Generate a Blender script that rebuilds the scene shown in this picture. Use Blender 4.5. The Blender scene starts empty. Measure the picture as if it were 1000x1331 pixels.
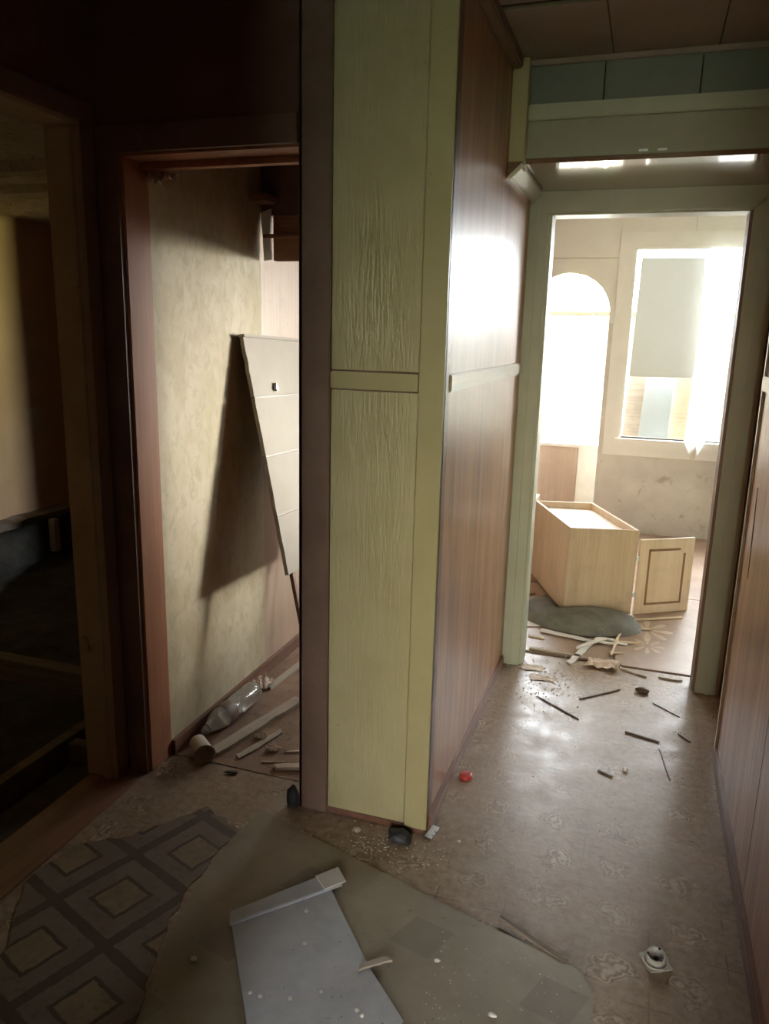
import bpy, bmesh, math, random
from mathutils import Matrix, Vector, Euler, noise as mnoise
R = math.radians
scene = bpy.context.scene
C = scene.collection
random.seed(7)

# ------------------------------------------------------------------ camera
CAM_F = 1000.0                       # focal length in pixels of the 1000 x 1331 frame
def _ray(px, py): return Vector((px - 500.0, -(py - 665.5), -CAM_F))
_up = -_ray(392, 5000).normalized()                    # vertical vanishing point
_fy = _ray(840, 455); _fy -= _up * _fy.dot(_up); _fy.normalize()   # corridor axis
_fx = _fy.cross(_up)
cam_d = bpy.data.cameras.new('camera')
cam = bpy.data.objects.new('camera', cam_d); C.objects.link(cam)
cam_d.sensor_fit = 'VERTICAL'; cam_d.sensor_height = 24.0; cam_d.lens = 24.0 * CAM_F / 1331.0
cam_d.clip_start = 0.02
cam.matrix_world = Matrix((( _fx.x, _fx.y, _fx.z, 0), (_fy.x, _fy.y, _fy.z, 0), (_up.x, _up.y, _up.z, 1.5), (0, 0, 0, 1)))
scene.camera = cam

# ------------------------------------------------------------------ sky, added lamps, exposure
SKY = 43.0
w = bpy.data.worlds.new('overcast_sky'); scene.world = w; w.use_nodes = True
bg = w.node_tree.nodes['Background']
bg.inputs[0].default_value = (0.90, 0.955, 1.0, 1); bg.inputs[1].default_value = SKY
vs = scene.view_settings
vs.view_transform = 'Standard'; vs.look = 'None'; vs.gamma = 1.0; vs.use_curve_mapping = False; vs.exposure = 0.0
cy = scene.cycles
cy.use_denoising = True
cy.max_bounces = 12; cy.diffuse_bounces = 7; cy.glossy_bounces = 5; cy.transmission_bounces = 8; cy.transparent_max_bounces = 8
cy.sample_clamp_indirect = 8.0; cy.caustics_reflective = False; cy.caustics_refractive = False

def area(name, loc, rot, sx, sy, power, color, spread=180, portal=False):
    l = bpy.data.lights.new(name, 'AREA'); l.shape = 'RECTANGLE'; l.size = sx; l.size_y = sy
    l.energy = power; l.color = color; l.spread = R(spread)
    if portal: l.cycles.is_portal = True
    o = bpy.data.objects.new(name, l); C.objects.link(o); o.location = loc; o.rotation_euler = rot
    return o
# added lamps in an assumed entrance slit behind the camera, tinted like sky and lawn
area('added_entrance_sky_lamp', (0.04, -1.97, 1.05), (R(72), 0, 0), 0.18, 1.7, 3.2, (0.92, 0.95, 1.0), 44)
area('added_entrance_lawn_lamp', (0.04, -1.96, 1.05), (R(86), 0, 0), 0.18, 1.7, 2.7, (1.0, 0.83, 0.27), 34)
# added lamps in an unseen slit window, throwing the left room's light band
area('slit_sky_lamp', (-2.0, -0.97, 1.3), (R(78), 0, R(23)), 0.05, 1.5, 15, (0.85, 0.95, 1.0), 40)
area('slit_lawn_lamp', (-2.0, -0.96, 1.3), (R(98), 0, R(23)), 0.05, 1.5, 18, (0.95, 1.0, 0.35), 40)
# narrow lamp added at the right window pane and aimed to brighten the pantry
area('pantry_fill_lamp', (1.08, 6.36, 1.35), (R(-87), 0, R(-34.5)), 0.40, 1.1, 4.9, (1.0, 0.96, 0.88), 16)
# portals: the sky of the world as seen through the window and the arch of the far room
area('window_portal', (0.58, 6.40, 1.46), (R(-90), 0, 0), 1.44, 1.42, 1, (1, 1, 1), portal=True)
area('assumed_window_portal', (1.93, 6.40, 1.46), (R(-90), 0, 0), 0.86, 1.42, 1, (1, 1, 1), portal=True)  # portal of the assumed second window
area('arch_portal', (-0.60, 6.40, 1.0), (R(-90), 0, 0), 0.62, 2.0, 1, (1, 1, 1), portal=True)

# ------------------------------------------------------------------ material helpers
class Mt:
    def __init__(s, name):
        s.m = bpy.data.materials.new(name); s.m.use_nodes = True
        s.nt = s.m.node_tree; s.b = s.nt.nodes['Principled BSDF']
        s.tc = s.nt.nodes.new('ShaderNodeTexCoord')
    def new(s, t): return s.nt.nodes.new(t)
    def link(s, a, inp):
        if isinstance(a, bpy.types.NodeSocket): s.nt.links.new(a, inp)
        elif isinstance(a, (tuple, list)): inp.default_value = (*a[:3], 1.0) if inp.type == 'RGBA' else a
        else: inp.default_value = a
    def vec(s, scale=(1, 1, 1), rot=(0, 0, 0), loc=(0, 0, 0)):
        n = s.new('ShaderNodeMapping'); s.nt.links.new(s.tc.outputs['Object'], n.inputs[0])
        n.inputs['Location'].default_value = loc; n.inputs['Rotation'].default_value = rot; n.inputs['Scale'].default_value = scale
        return n.outputs[0]
    def noise(s, v, scale=5, detail=4, rough=0.55, dist=0.0):
        n = s.new('ShaderNodeTexNoise'); s.link(v, n.inputs['Vector'])
        n.inputs['Scale'].default_value = scale; n.inputs['Detail'].default_value = detail
        n.inputs['Roughness'].default_value = rough; n.inputs['Distortion'].default_value = dist
        return n.outputs['Fac']
    def wave(s, v, scale, dist=2, detail=2, dscale=1, axis='X'):
        n = s.new('ShaderNodeTexWave'); s.link(v, n.inputs['Vector']); n.bands_direction = axis
        n.inputs['Scale'].default_value = scale; n.inputs['Distortion'].default_value = dist
        n.inputs['Detail'].default_value = detail; n.inputs['Detail Scale'].default_value = dscale
        return n.outputs['Fac']
    def vor(s, v, scale, feature='F1', rnd=1.0):
        n = s.new('ShaderNodeTexVoronoi'); s.link(v, n.inputs['Vector']); n.feature = feature
        n.inputs['Scale'].default_value = scale; n.inputs['Randomness'].default_value = rnd
        return n.outputs['Distance']
    def math(s, op, a, b=0.0, c=0.0):
        n = s.new('ShaderNodeMath'); n.operation = op
        s.link(a, n.inputs[0]); s.link(b, n.inputs[1]); s.link(c, n.inputs[2])
        return n.outputs[0]
    def sep(s, v):
        n = s.new('ShaderNodeSeparateXYZ'); s.link(v, n.inputs[0]); return n.outputs
    def ramp(s, f, *stops):
        n = s.new('ShaderNodeValToRGB'); s.link(f, n.inputs[0]); cr = n.color_ramp
        while len(cr.elements) < len(stops): cr.elements.new(0.5)
        for e, (p, c) in zip(cr.elements, stops):
            e.position = p; e.color = (c, c, c, 1) if isinstance(c, (int, float)) else (*c, 1)
        return n.outputs[0]
    def mix(s, f, a, b, blend='MIX'):
        n = s.new('ShaderNodeMix'); n.data_type = 'RGBA'; n.blend_type = blend
        s.link(f, n.inputs[0]); s.link(a, n.inputs[6]); s.link(b, n.inputs[7])
        return n.outputs[2]
    def done(s, color, rough=0.6, bump=None, bstr=0.3, bdist=0.002, spec=0.5, coat=0.0, metal=0.0, trans=0.0, coat_rough=0.1):
        b = s.b
        s.link(color, b.inputs['Base Color']); s.link(rough, b.inputs['Roughness'])
        b.inputs['Specular IOR Level'].default_value = spec; b.inputs['Coat Weight'].default_value = coat
        b.inputs['Coat Roughness'].default_value = coat_rough
        b.inputs['Metallic'].default_value = metal; b.inputs['Transmission Weight'].default_value = trans
        if bump is not None:
            n = s.new('ShaderNodeBump'); n.inputs['Strength'].default_value = bstr; n.inputs['Distance'].default_value = bdist
            s.link(bump, n.inputs['Height']); s.nt.links.new(n.outputs[0], b.inputs['Normal'])
            if coat: s.nt.links.new(n.outputs[0], b.inputs['Coat Normal'])
        return s.m

def mottled(name, c1, c2, scale=6, rough=0.7, stain=None, stain_amt=0.62, bstr=0.2, spec=0.4):
    m = Mt(name); v = m.vec()
    n = m.noise(v, scale, 6, 0.65)
    col = m.mix(m.ramp(n, (0.35, 0.0), (0.65, 1.0)), c1, c2)
    if stain:
        n2 = m.noise(v, scale * 2.3, 8, 0.72, 0.6)
        col = m.mix(m.ramp(n2, (stain_amt - 0.04, 0.0), (stain_amt + 0.06, 1.0)), col, stain)
    return m.done(col, rough, m.noise(v, scale * 12, 4), bstr, 0.002, spec)

def wood(name, c1, c2, axis='Z', rough=0.5, fine=1.0, coat=0.0, bstr=0.15, spec=0.5, coat_rough=0.1):
    m = Mt(name)
    sc = {'Z': (60, 60, 1.6), 'Y': (60, 1.6, 60), 'X': (1.6, 60, 60)}[axis]
    sc2 = {'Z': (9, 9, 0.5), 'Y': (9, 0.5, 9), 'X': (0.5, 9, 9)}[axis]
    f = m.noise(m.vec(tuple(k * fine for k in sc)), 1.5, 5, 0.6, 0.4)
    g = m.noise(m.vec(tuple(k * fine for k in sc2)), 1.5, 3, 0.5, 0.8)
    t = m.math('MULTIPLY_ADD', g, 0.5, m.math('MULTIPLY', f, 0.5))
    col = m.mix(m.ramp(t, (0.36, 0.0), (0.62, 1.0)), c1, c2)
    dirt = m.noise(m.vec((3, 3, 3)), 1.7, 6, 0.7)
    col = m.mix(m.ramp(dirt, (0.5, 0.0), (0.8, 0.45)), col, tuple(k * 0.5 for k in c1))
    return m.done(col, rough, f, bstr, 0.0015, spec, coat, coat_rough=coat_rough)

# ------------------------------------------------------------------ materials
M = {}
def green_paint(name, c1, c2, emb):
    m = Mt(name); v = m.vec()
    n = m.noise(v, 5, 6, 0.6)
    col = m.mix(m.ramp(n, (0.3, 0.0), (0.7, 1.0)), c1, c2)
    spots = m.noise(v, 46, 3, 0.6)
    col = m.mix(m.ramp(spots, (0.74, 0.0), (0.78, 0.6)), col, (0.09, 0.07, 0.05))
    if emb:
        g = m.noise(m.vec((75, 75, 6)), 1.0, 3, 0.6, 1.2)
        mask = m.ramp(m.noise(m.vec((4, 4, 1.2)), 1.3, 3), (0.36, 0.15), (0.6, 1.0))
        h = m.math('MULTIPLY', g, mask)
        return m.done(col, 0.36, h, 0.5, 0.010, 0.4)
    return m.done(col, 0.38, m.noise(m.vec((40, 40, 8)), 1, 3), 0.12, 0.002, 0.45)
M['panel_paint'] = green_paint('embossed_cream_panel', (0.42, 0.37, 0.205), (0.485, 0.43, 0.25), True)
M['trim_paint'] = green_paint('cream_trim_paint', (0.40, 0.35, 0.185), (0.455, 0.40, 0.22), False)
M['casing_paint'] = green_paint('green_casing_paint', (0.395, 0.415, 0.315), (0.455, 0.475, 0.365), False)
M['cupboard_paint'] = green_paint('green_cupboard_paint', (0.30, 0.305, 0.22), (0.35, 0.35, 0.26), False)
M['cupboard_dark'] = green_paint('grey_green_cupboard_paint', (0.14, 0.16, 0.13), (0.18, 0.20, 0.16), False)
M['veneer'] = wood('glossy_brown_veneer', (0.24, 0.105, 0.05), (0.49, 0.265, 0.145), 'Z', 0.33, 1.0, 0.22, 0.4, 0.45, 0.22)
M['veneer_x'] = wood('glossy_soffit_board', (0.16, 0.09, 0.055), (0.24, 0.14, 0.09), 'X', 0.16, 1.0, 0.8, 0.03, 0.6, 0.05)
M['batten'] = wood('brown_batten', (0.30, 0.22, 0.14), (0.46, 0.36, 0.25), 'Y', 0.3, 1.0, 0.3)
M['red_trim'] = wood('red_brown_trim', (0.15, 0.07, 0.045), (0.24, 0.12, 0.08), 'Y', 0.35)
M['red_jamb'] = wood('red_brown_jamb_paint', (0.34, 0.145, 0.075), (0.44, 0.20, 0.11), 'Z', 0.55, 0.7, 0.0, 0.3, 0.2)
M['dark_trim'] = mottled('dark_brown_trim_paint', (0.17, 0.105, 0.075), (0.23, 0.15, 0.11), 4, 0.5)
M['dark_wall'] = mottled('dark_red_brown_wall', (0.15, 0.08, 0.06), (0.20, 0.12, 0.09), 4, 0.8)
M['door_cream'] = mottled('yellowed_jamb_paint', (0.40, 0.31, 0.20), (0.47, 0.37, 0.25), 5, 0.7, (0.12, 0.08, 0.05), 0.66, 0.2, 0.08)
M['ceil_panel'] = mottled('brown_ceiling_board', (0.28, 0.215, 0.18), (0.33, 0.26, 0.22), 5, 0.55)
M['ceil_dark'] = mottled('dark_ceiling_void', (0.05, 0.035, 0.03), (0.07, 0.05, 0.04), 5, 0.8)
M['ceil_old'] = mottled('peeling_whitewash', (0.42, 0.38, 0.33), (0.6, 0.56, 0.5), 9, 0.85, (0.22, 0.17, 0.13), 0.6, 0.6)
M['cream_board'] = mottled('cream_wallboard', (0.78, 0.765, 0.735), (0.84, 0.825, 0.79), 4, 0.6, (0.62, 0.55, 0.46), 0.72)
M['bare_wall'] = mottled('bare_mottled_plaster', (0.59, 0.56, 0.53), (0.71, 0.675, 0.635), 3.5, 0.8, (0.44, 0.37, 0.32), 0.62, 0.5)
M['white_paint'] = mottled('white_window_paint', (0.82, 0.81, 0.79), (0.87, 0.86, 0.84), 6, 0.45)
M['white_out'] = mottled('white_fence_paint', (0.74, 0.72, 0.66), (0.86, 0.84, 0.78), 6, 0.7, (0.45, 0.32, 0.2), 0.7)
M['pink_wall'] = mottled('pinkish_beige_wall', (0.52, 0.33, 0.21), (0.58, 0.38, 0.25), 2, 0.75)
M['pink_board'] = wood('pinkish_board_wall', (0.48, 0.34, 0.235), (0.56, 0.41, 0.29), 'Z', 0.6, 0.6)
M['dirt'] = mottled('dark_subfloor_earth', (0.035, 0.03, 0.026), (0.075, 0.065, 0.055), 7, 0.95, (0.13, 0.11, 0.09), 0.66, 1.0)
M['joist'] = wood('weathered_joist', (0.12, 0.09, 0.07), (0.24, 0.19, 0.15), 'X', 0.8)
M['old_wood'] = wood('dark_old_wood', (0.20, 0.09, 0.05), (0.33, 0.16, 0.09), 'X', 0.6)
M['pale_wood'] = wood('pale_splintered_wood', (0.55, 0.43, 0.30), (0.70, 0.58, 0.43), 'X', 0.7)
M['grey_wood'] = wood('grey_dirty_wood', (0.34, 0.28, 0.22), (0.50, 0.43, 0.35), 'X', 0.75)
M['dark_stick'] = wood('dark_stick_wood', (0.06, 0.04, 0.028), (0.13, 0.085, 0.06), 'X', 0.7)
M['cab_wood'] = wood('birch_laminate', (0.60, 0.455, 0.31), (0.70, 0.55, 0.40), 'Z', 0.4, 0.7, 0.1, 0.05)
M['cab_side'] = wood('beech_laminate', (0.43, 0.315, 0.205), (0.54, 0.41, 0.28), 'Z', 0.42, 1.2, 0.1, 0.05)
M['cab_in'] = mottled('white_laminate', (0.78, 0.68, 0.56), (0.84, 0.75, 0.63), 3, 0.4)
M['groove'] = mottled('dark_routed_groove', (0.20, 0.115, 0.055), (0.26, 0.15, 0.075), 12, 0.6)
M['brown_panel'] = wood('brown_hardboard', (0.34, 0.24, 0.18), (0.42, 0.31, 0.235), 'Z', 0.55, 0.6)
M['bag'] = mottled('grey_green_cloth', (0.085, 0.085, 0.07), (0.165, 0.16, 0.13), 7, 0.7, (0.24, 0.25, 0.21), 0.66, 1.0)
M['panel_grey'] = mottled('pale_grey_painted_panel', (0.50, 0.455, 0.385), (0.56, 0.51, 0.435), 3, 0.9, (0.40, 0.34, 0.27), 0.72, 0.2, 0.1)
M['groove_grey'] = mottled('darker_grey_groove_paint', (0.33, 0.28, 0.22), (0.4, 0.34, 0.28), 6, 0.6)  # darker grey for the backing between the panel boards
M['pale_blue'] = mottled('pale_blue_board', (0.50, 0.56, 0.60), (0.56, 0.61, 0.64), 3, 0.5)
M['red_plastic'] = mottled('red_plastic', (0.42, 0.04, 0.035), (0.5, 0.06, 0.05), 9, 0.35)
M['porcelain'] = mottled('dirty_white_porcelain', (0.46, 0.45, 0.41), (0.56, 0.545, 0.50), 40, 0.35, (0.2, 0.17, 0.13), 0.6)
M['black'] = mottled('black_plastic', (0.02, 0.02, 0.022), (0.045, 0.045, 0.05), 12, 0.55)
M['paper'] = mottled('crumpled_paper', (0.66, 0.55, 0.45), (0.76, 0.66, 0.56), 12, 0.8, (0.5, 0.3, 0.24), 0.62)
M['plaster'] = mottled('plaster_bits', (0.62, 0.60, 0.56), (0.74, 0.72, 0.68), 30, 0.85)
M['white_card'] = mottled('white_card', (0.68, 0.66, 0.62), (0.76, 0.74, 0.70), 8, 0.6)
M['grass'] = mottled('grass', (0.12, 0.2, 0.05), (0.2, 0.3, 0.09), 1.5, 0.9)
m = Mt('metal_plate'); M['metal'] = m.done((0.62, 0.68, 0.72), 0.32, metal=0.7)
m = Mt('clear_plastic'); M['plastic'] = m.done((0.80, 0.76, 0.70), 0.12, m.noise(m.vec((1, 1, 1)), 30, 3), 0.4, 0.004, trans=0.75)
m = Mt('milky_plastic'); M['milky'] = m.done((0.62, 0.54, 0.44), 0.4, trans=0.15)
m = Mt('window_glass'); M['glass'] = m.done((0.95, 0.97, 0.97), 0.03, trans=1.0)

# pantry wallpaper: blotchy olive-beige print, with a few torn lines
m = Mt('olive_wallpaper')
v = m.vec((1, 1, 0.7))
n1 = m.noise(v, 9, 5, 0.6, 0.5); n2 = m.noise(m.vec((24, 24, 17)), 1, 4, 0.65, 0.6); n3 = m.noise(v, 2.2, 4)
col = m.mix(m.ramp(n1, (0.38, 0.0), (0.62, 1.0)), (0.54, 0.455, 0.285), (0.63, 0.55, 0.385))
col = m.mix(m.ramp(n2, (0.48, 0.0), (0.70, 0.55)), col, (0.38, 0.32, 0.18))
col = m.mix(m.ramp(n3, (0.5, 0.0), (0.8, 0.5)), col, (0.45, 0.34, 0.2))
M['wallpaper'] = m.done(col, 0.7, n2, 0.35, 0.003, 0.3)

# hall linoleum: small tiles with worn rosettes and corner crosses
m = Mt('worn_rosette_linoleum')
v = m.vec((1 / 0.185, 1 / 0.185, 1 / 0.185), loc=(0.2, 0.35, 0))
warp = m.noise(v, 1.7, 3, 0.6)
x, y, _ = m.sep(v)
fx = m.math('SUBTRACT', m.math('FRACT', x), 0.5); fy = m.math('SUBTRACT', m.math('FRACT', y), 0.5)
ax = m.math('ABSOLUTE', fx); ay = m.math('ABSOLUTE', fy)
wx = m.math('ADD', fx, m.math('MULTIPLY_ADD', warp, 1.1, -0.55)); wy = m.math('ADD', fy, m.math('MULTIPLY_ADD', m.noise(v, 2.3, 3), 1.1, -0.55))
r = m.math('SQRT', m.math('ADD', m.math('MULTIPLY', wx, wx), m.math('MULTIPLY', wy, wy)))
ros = m.ramp(r, (0.05, 0.75), (0.11, 0.25), (0.16, 0.8), (0.21, 0.30), (0.27, 0.62), (0.33, 0.5))
worn = m.noise(m.vec((1, 1, 1)), 2.6, 6, 0.7)
fine = m.noise(m.vec((1, 1, 1)), 38, 5, 0.7)
line = m.math('MULTIPLY', m.math('GREATER_THAN', m.math('MAXIMUM', ax, ay), 0.488), m.math('GREATER_THAN', m.math('MINIMUM', ax, ay), 0.22))
val = m.math('MULTIPLY_ADD', m.math('SUBTRACT', ros, 0.5), m.ramp(worn, (0.40, 1.15), (0.66, 0.2)), 0.5)
val = m.math('ADD', val, m.math('MULTIPLY_ADD', fine, 0.85, -0.425))
col = m.ramp(val, (0.1, (0.115, 0.07, 0.045)), (0.38, (0.24, 0.17, 0.115)), (0.6, (0.345, 0.26, 0.185)), (0.95, (0.55, 0.46, 0.36)))
col = m.mix(m.math('MULTIPLY', line, m.ramp(worn, (0.4, 0.6), (0.6, 0.0))), col, (0.11, 0.07, 0.05))
col = m.mix(m.ramp(worn, (0.52, 0.0), (0.72, 0.65)), col, (0.42, 0.36, 0.30))
col = m.mix(m.ramp(m.noise(m.vec((1, 1, 1)), 7, 6, 0.75), (0.57, 0.0), (0.68, 0.75)), col, (0.14, 0.095, 0.07))
rg = m.ramp(m.noise(m.vec((1, 1, 1)), 9, 6, 0.7), (0.3, 0.26), (0.7, 0.52))
M['lino'] = m.done(col, rg, m.math('ADD', fine, m.noise(m.vec((1, 1, 1)), 9, 5, 0.7)), 0.3, 0.003, 0.45)

# diamond linoleum strip: square lattice turned about 20 degrees
m = Mt('diamond_linoleum')
v = m.vec((1 / 0.245, 1 / 0.245, 1 / 0.245), rot=(0, 0, R(21)))
A_, S_ = R(21), 1 / 0.245
cx_, cy_ = -1.207 * S_, 1.486 * S_
mp = v.node; mp.inputs['Location'].default_value = (0.5 - (math.cos(A_) * cx_ - math.sin(A_) * cy_), 0.5 - (math.sin(A_) * cx_ + math.cos(A_) * cy_), 0)
x, y, _ = m.sep(v)
jit = m.math('MULTIPLY_ADD', m.noise(v, 9, 3, 0.6), 0.05, -0.025)
ax = m.math('ABSOLUTE', m.math('SUBTRACT', m.math('FRACT', x), 0.5)); ay = m.math('ABSOLUTE', m.math('SUBTRACT', m.math('FRACT', y), 0.5))
q = m.math('ADD', m.math('MAXIMUM', ax, ay), jit)
dia = m.ramp(q, (0.0, (0.25, 0.19, 0.115)), (0.20, (0.25, 0.19, 0.115)), (0.205, (0.055, 0.036, 0.028)), (0.245, (0.055, 0.036, 0.028)), (0.25, (0.18, 0.14, 0.11)),
             (0.435, (0.19, 0.15, 0.12)), (0.44, (0.07, 0.046, 0.035)), (0.5, (0.075, 0.05, 0.038)))
n = m.noise(m.vec((1, 1, 1)), 7, 6, 0.7)
col = m.mix(m.ramp(n, (0.42, 0.0), (0.72, 0.75)), dia, (0.12, 0.08, 0.06))
col = m.mix(m.ramp(m.noise(m.vec((1, 1, 1)), 50, 4), (0.55, 0.0), (0.75, 0.6)), col, (0.08, 0.058, 0.046))
M['diamond'] = m.done(col, 0.55, n, 0.3, 0.002)

# lino underside / hardboard laid over the hall floor, with faint dark stencilled marks
m = Mt('grey_hardboard_sheet')
v = m.vec((1, 1, 1)); n = m.noise(v, 4, 6, 0.65)
col = m.mix(m.ramp(n, (0.35, 0.0), (0.65, 1.0)), (0.23, 0.19, 0.135), (0.32, 0.275, 0.205))
v2 = m.vec((1 / 0.36, 1 / 0.27, 1), rot=(0, 0, R(18)), loc=(0.42, 0.13, 0))
x, y, _ = m.sep(v2)
ax = m.math('ABSOLUTE', m.math('SUBTRACT', m.math('FRACT', x), 0.5)); ay = m.math('ABSOLUTE', m.math('SUBTRACT', m.math('FRACT', y), 0.5))
stamp = m.math('MULTIPLY', m.math('LESS_THAN', ax, 0.16), m.math('LESS_THAN', ay, 0.20))
col = m.mix(m.math('MULTIPLY', stamp, 0.45), col, (0.17, 0.14, 0.11))
col = m.mix(m.ramp(m.noise(v, 60, 4, 0.7), (0.64, 0.0), (0.72, 0.8)), col, (0.13, 0.10, 0.08))
M['hardboard'] = m.done(col, 0.5, m.noise(v, 40, 4), 0.3, 0.002)

# far room floor: brown-painted boards with a stencilled pale flower
m = Mt('brown_painted_hardboard')
v = m.vec((1, 1, 1)); n = m.noise(v, 5, 6, 0.7)
col = m.mix(m.ramp(n, (0.35, 0.0), (0.68, 1.0)), (0.26, 0.175, 0.125), (0.35, 0.25, 0.185))
x, y, _ = m.sep(v)
for (cx0, cy0, rr) in ((0.145, 4.10, 0.13), (0.145, 3.87, 0.085), (0.75, 4.1, 0.12), (-0.7, 5.6, 0.12)):
    dx = m.math('SUBTRACT', x, cx0); dy = m.math('MULTIPLY', m.math('SUBTRACT', y, cy0), 0.8)
    rr_ = m.math('SQRT', m.math('ADD', m.math('MULTIPLY', dx, dx), m.math('MULTIPLY', dy, dy)))
    ang = m.math('ARCTAN2', dy, dx)
    pet = m.math('MULTIPLY', m.math('ABSOLUTE', m.math('COSINE', m.math('MULTIPLY', ang, 4))), rr)
    inn = m.math('MULTIPLY', m.math('LESS_THAN', rr_, pet), m.math('GREATER_THAN', rr_, rr * 0.22))
    inn = m.math('MULTIPLY', inn, m.math('GREATER_THAN', m.math('ABSOLUTE', m.math('COSINE', m.math('MULTIPLY', ang, 4))), 0.72))
    col = m.mix(m.math('MULTIPLY', inn, m.ramp(n, (0.35, 0.75), (0.6, 0.35))), col, (0.62, 0.50, 0.38))
col = m.mix(m.ramp(m.noise(v, 17, 6, 0.75), (0.60, 0.0), (0.70, 0.6)), col, (0.50, 0.40, 0.31))
M['far_floor'] = m.done(col, 0.42, n, 0.2, 0.002)

# blue-grey board with nail dimples
m = Mt('dusty_pale_board')
v = m.vec((1, 1, 1)); n = m.noise(v, 9, 6, 0.7)
col = m.mix(m.ramp(n, (0.35, 0.0), (0.65, 1.0)), (0.40, 0.41, 0.43), (0.50, 0.51, 0.53))
col = m.mix(m.ramp(m.noise(v, 70, 3, 0.7), (0.66, 0.0), (0.70, 0.8)), col, (0.14, 0.13, 0.13))
M['pale_board'] = m.done(col, 0.6, n, 0.3, 0.002)

# thin white curtain
m = Mt('sheer_white_cloth'); nt = m.nt
tr = m.new('ShaderNodeBsdfTranslucent'); tr.inputs[0].default_value = (0.9, 0.9, 0.88, 1)
mx = m.new('ShaderNodeMixShader'); mx.inputs[0].default_value = 0.6
m.b.inputs['Base Color'].default_value = (0.85, 0.84, 0.82, 1); m.b.inputs['Roughness'].default_value = 0.9
nt.links.new(m.b.outputs[0], mx.inputs[1]); nt.links.new(tr.outputs[0], mx.inputs[2])
nt.links.new(mx.outputs[0], nt.nodes['Material Output'].inputs[0]); M['curtain'] = m.m
m = Mt('grey_white_sheet'); nt = m.nt
tr = m.new('ShaderNodeBsdfTranslucent'); tr.inputs[0].default_value = (0.78, 0.80, 0.79, 1)
mx = m.new('ShaderNodeMixShader'); mx.inputs[0].default_value = 0.12
m.done(m.mix(m.noise(m.vec(), 3, 4), (0.68, 0.70, 0.69), (0.75, 0.77, 0.75)), 0.5)
nt.links.new(m.b.outputs[0], mx.inputs[1]); nt.links.new(tr.outputs[0], mx.inputs[2])
nt.links.new(mx.outputs[0], nt.nodes['Material Output'].inputs[0]); M['hang_sheet'] = m.m

# ------------------------------------------------------------------ geometry helpers
BF = [(0, 3, 2, 1), (4, 5, 6, 7), (0, 1, 5, 4), (1, 2, 6, 5), (2, 3, 7, 6), (3, 0, 4, 7)]
def boxv(x0, x1, y0, y1, z0, z1):
    return [(x0, y0, z0), (x1, y0, z0), (x1, y1, z0), (x0, y1, z0), (x0, y0, z1), (x1, y0, z1), (x1, y1, z1), (x0, y1, z1)]
def mesh(name, V, F, mat, parent=None, bevel=0.0, smooth=False):
    me = bpy.data.meshes.new(name)
    bm = bmesh.new()
    vs_ = [bm.verts.new(p) for p in V]
    for f in F: bm.faces.new([vs_[i] for i in f])
    bmesh.ops.recalc_face_normals(bm, faces=bm.faces)
    if bevel: bmesh.ops.bevel(bm, geom=list(bm.edges), offset=bevel, segments=2, affect='EDGES', clamp_overlap=True)
    bm.to_mesh(me); bm.free()
    if smooth:
        for p in me.polygons: p.use_smooth = True
    if mat: me.materials.append(M[mat] if isinstance(mat, str) else mat)
    o = bpy.data.objects.new(name, me); C.objects.link(o)
    if parent: o.parent = parent
    return o
def boxes(name, lst, mat, parent=None, bevel=0.0):
    V, F = [], []
    for b in lst:
        k = len(V); V += boxv(*b); F += [tuple(i + k for i in f) for f in BF]
    return mesh(name, V, F, mat, parent, bevel)
def box(name, x0, x1, y0, y1, z0, z1, mat, parent=None, bevel=0.0):
    return boxes(name, [(x0, x1, y0, y1, z0, z1)], mat, parent, bevel)
def prism(name, pts, axis, a0, a1, mat, parent=None, bevel=0.0):
    """polygon pts in the plane of the two other axes, pushed along axis from a0 to a1"""
    def P(p, a): return {'X': (a, p[0], p[1]), 'Y': (p[0], a, p[1]), 'Z': (p[0], p[1], a)}[axis]
    n = len(pts)
    V = [P(p, a0) for p in pts] + [P(p, a1) for p in pts]
    F = [tuple(range(n)), tuple(range(2 * n - 1, n - 1, -1))] + [(i, (i + 1) % n, n + (i + 1) % n, n + i) for i in range(n)]
    return mesh(name, V, F, mat, parent, bevel)
def lathe(name, prof, mat, parent=None, seg=28, axis='Z', close=True):
    V, F = [], []
    n = len(prof)
    for k in range(seg):
        a = 2 * math.pi * k / seg
        for r_, z_ in prof:
            p = (r_ * math.cos(a), r_ * math.sin(a), z_)
            V.append(p if axis == 'Z' else (p[2], p[0], p[1]))
    for k in range(seg):
        k2 = (k + 1) % seg
        for i in range(n - 1): F.append((k * n + i, k * n + i + 1, k2 * n + i + 1, k2 * n + i))
    return mesh(name, V, F, mat, parent, smooth=True)
def tag(o, label=None, cat=None, group=None, kind=None):
    if label: o['label'] = label
    if cat: o['category'] = cat
    if group: o['group'] = group
    if kind: o['kind'] = kind
    return o
def struct(o, label=None): return tag(o, label, kind='structure')
def thing(name, label, cat, loc=(0, 0, 0), rot=(0, 0, 0), group=None):
    o = bpy.data.objects.new(name, None); C.objects.link(o); o.empty_display_size = 0.05
    o.location = loc; o.rotation_euler = rot
    return tag(o, label, cat, group)

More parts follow.
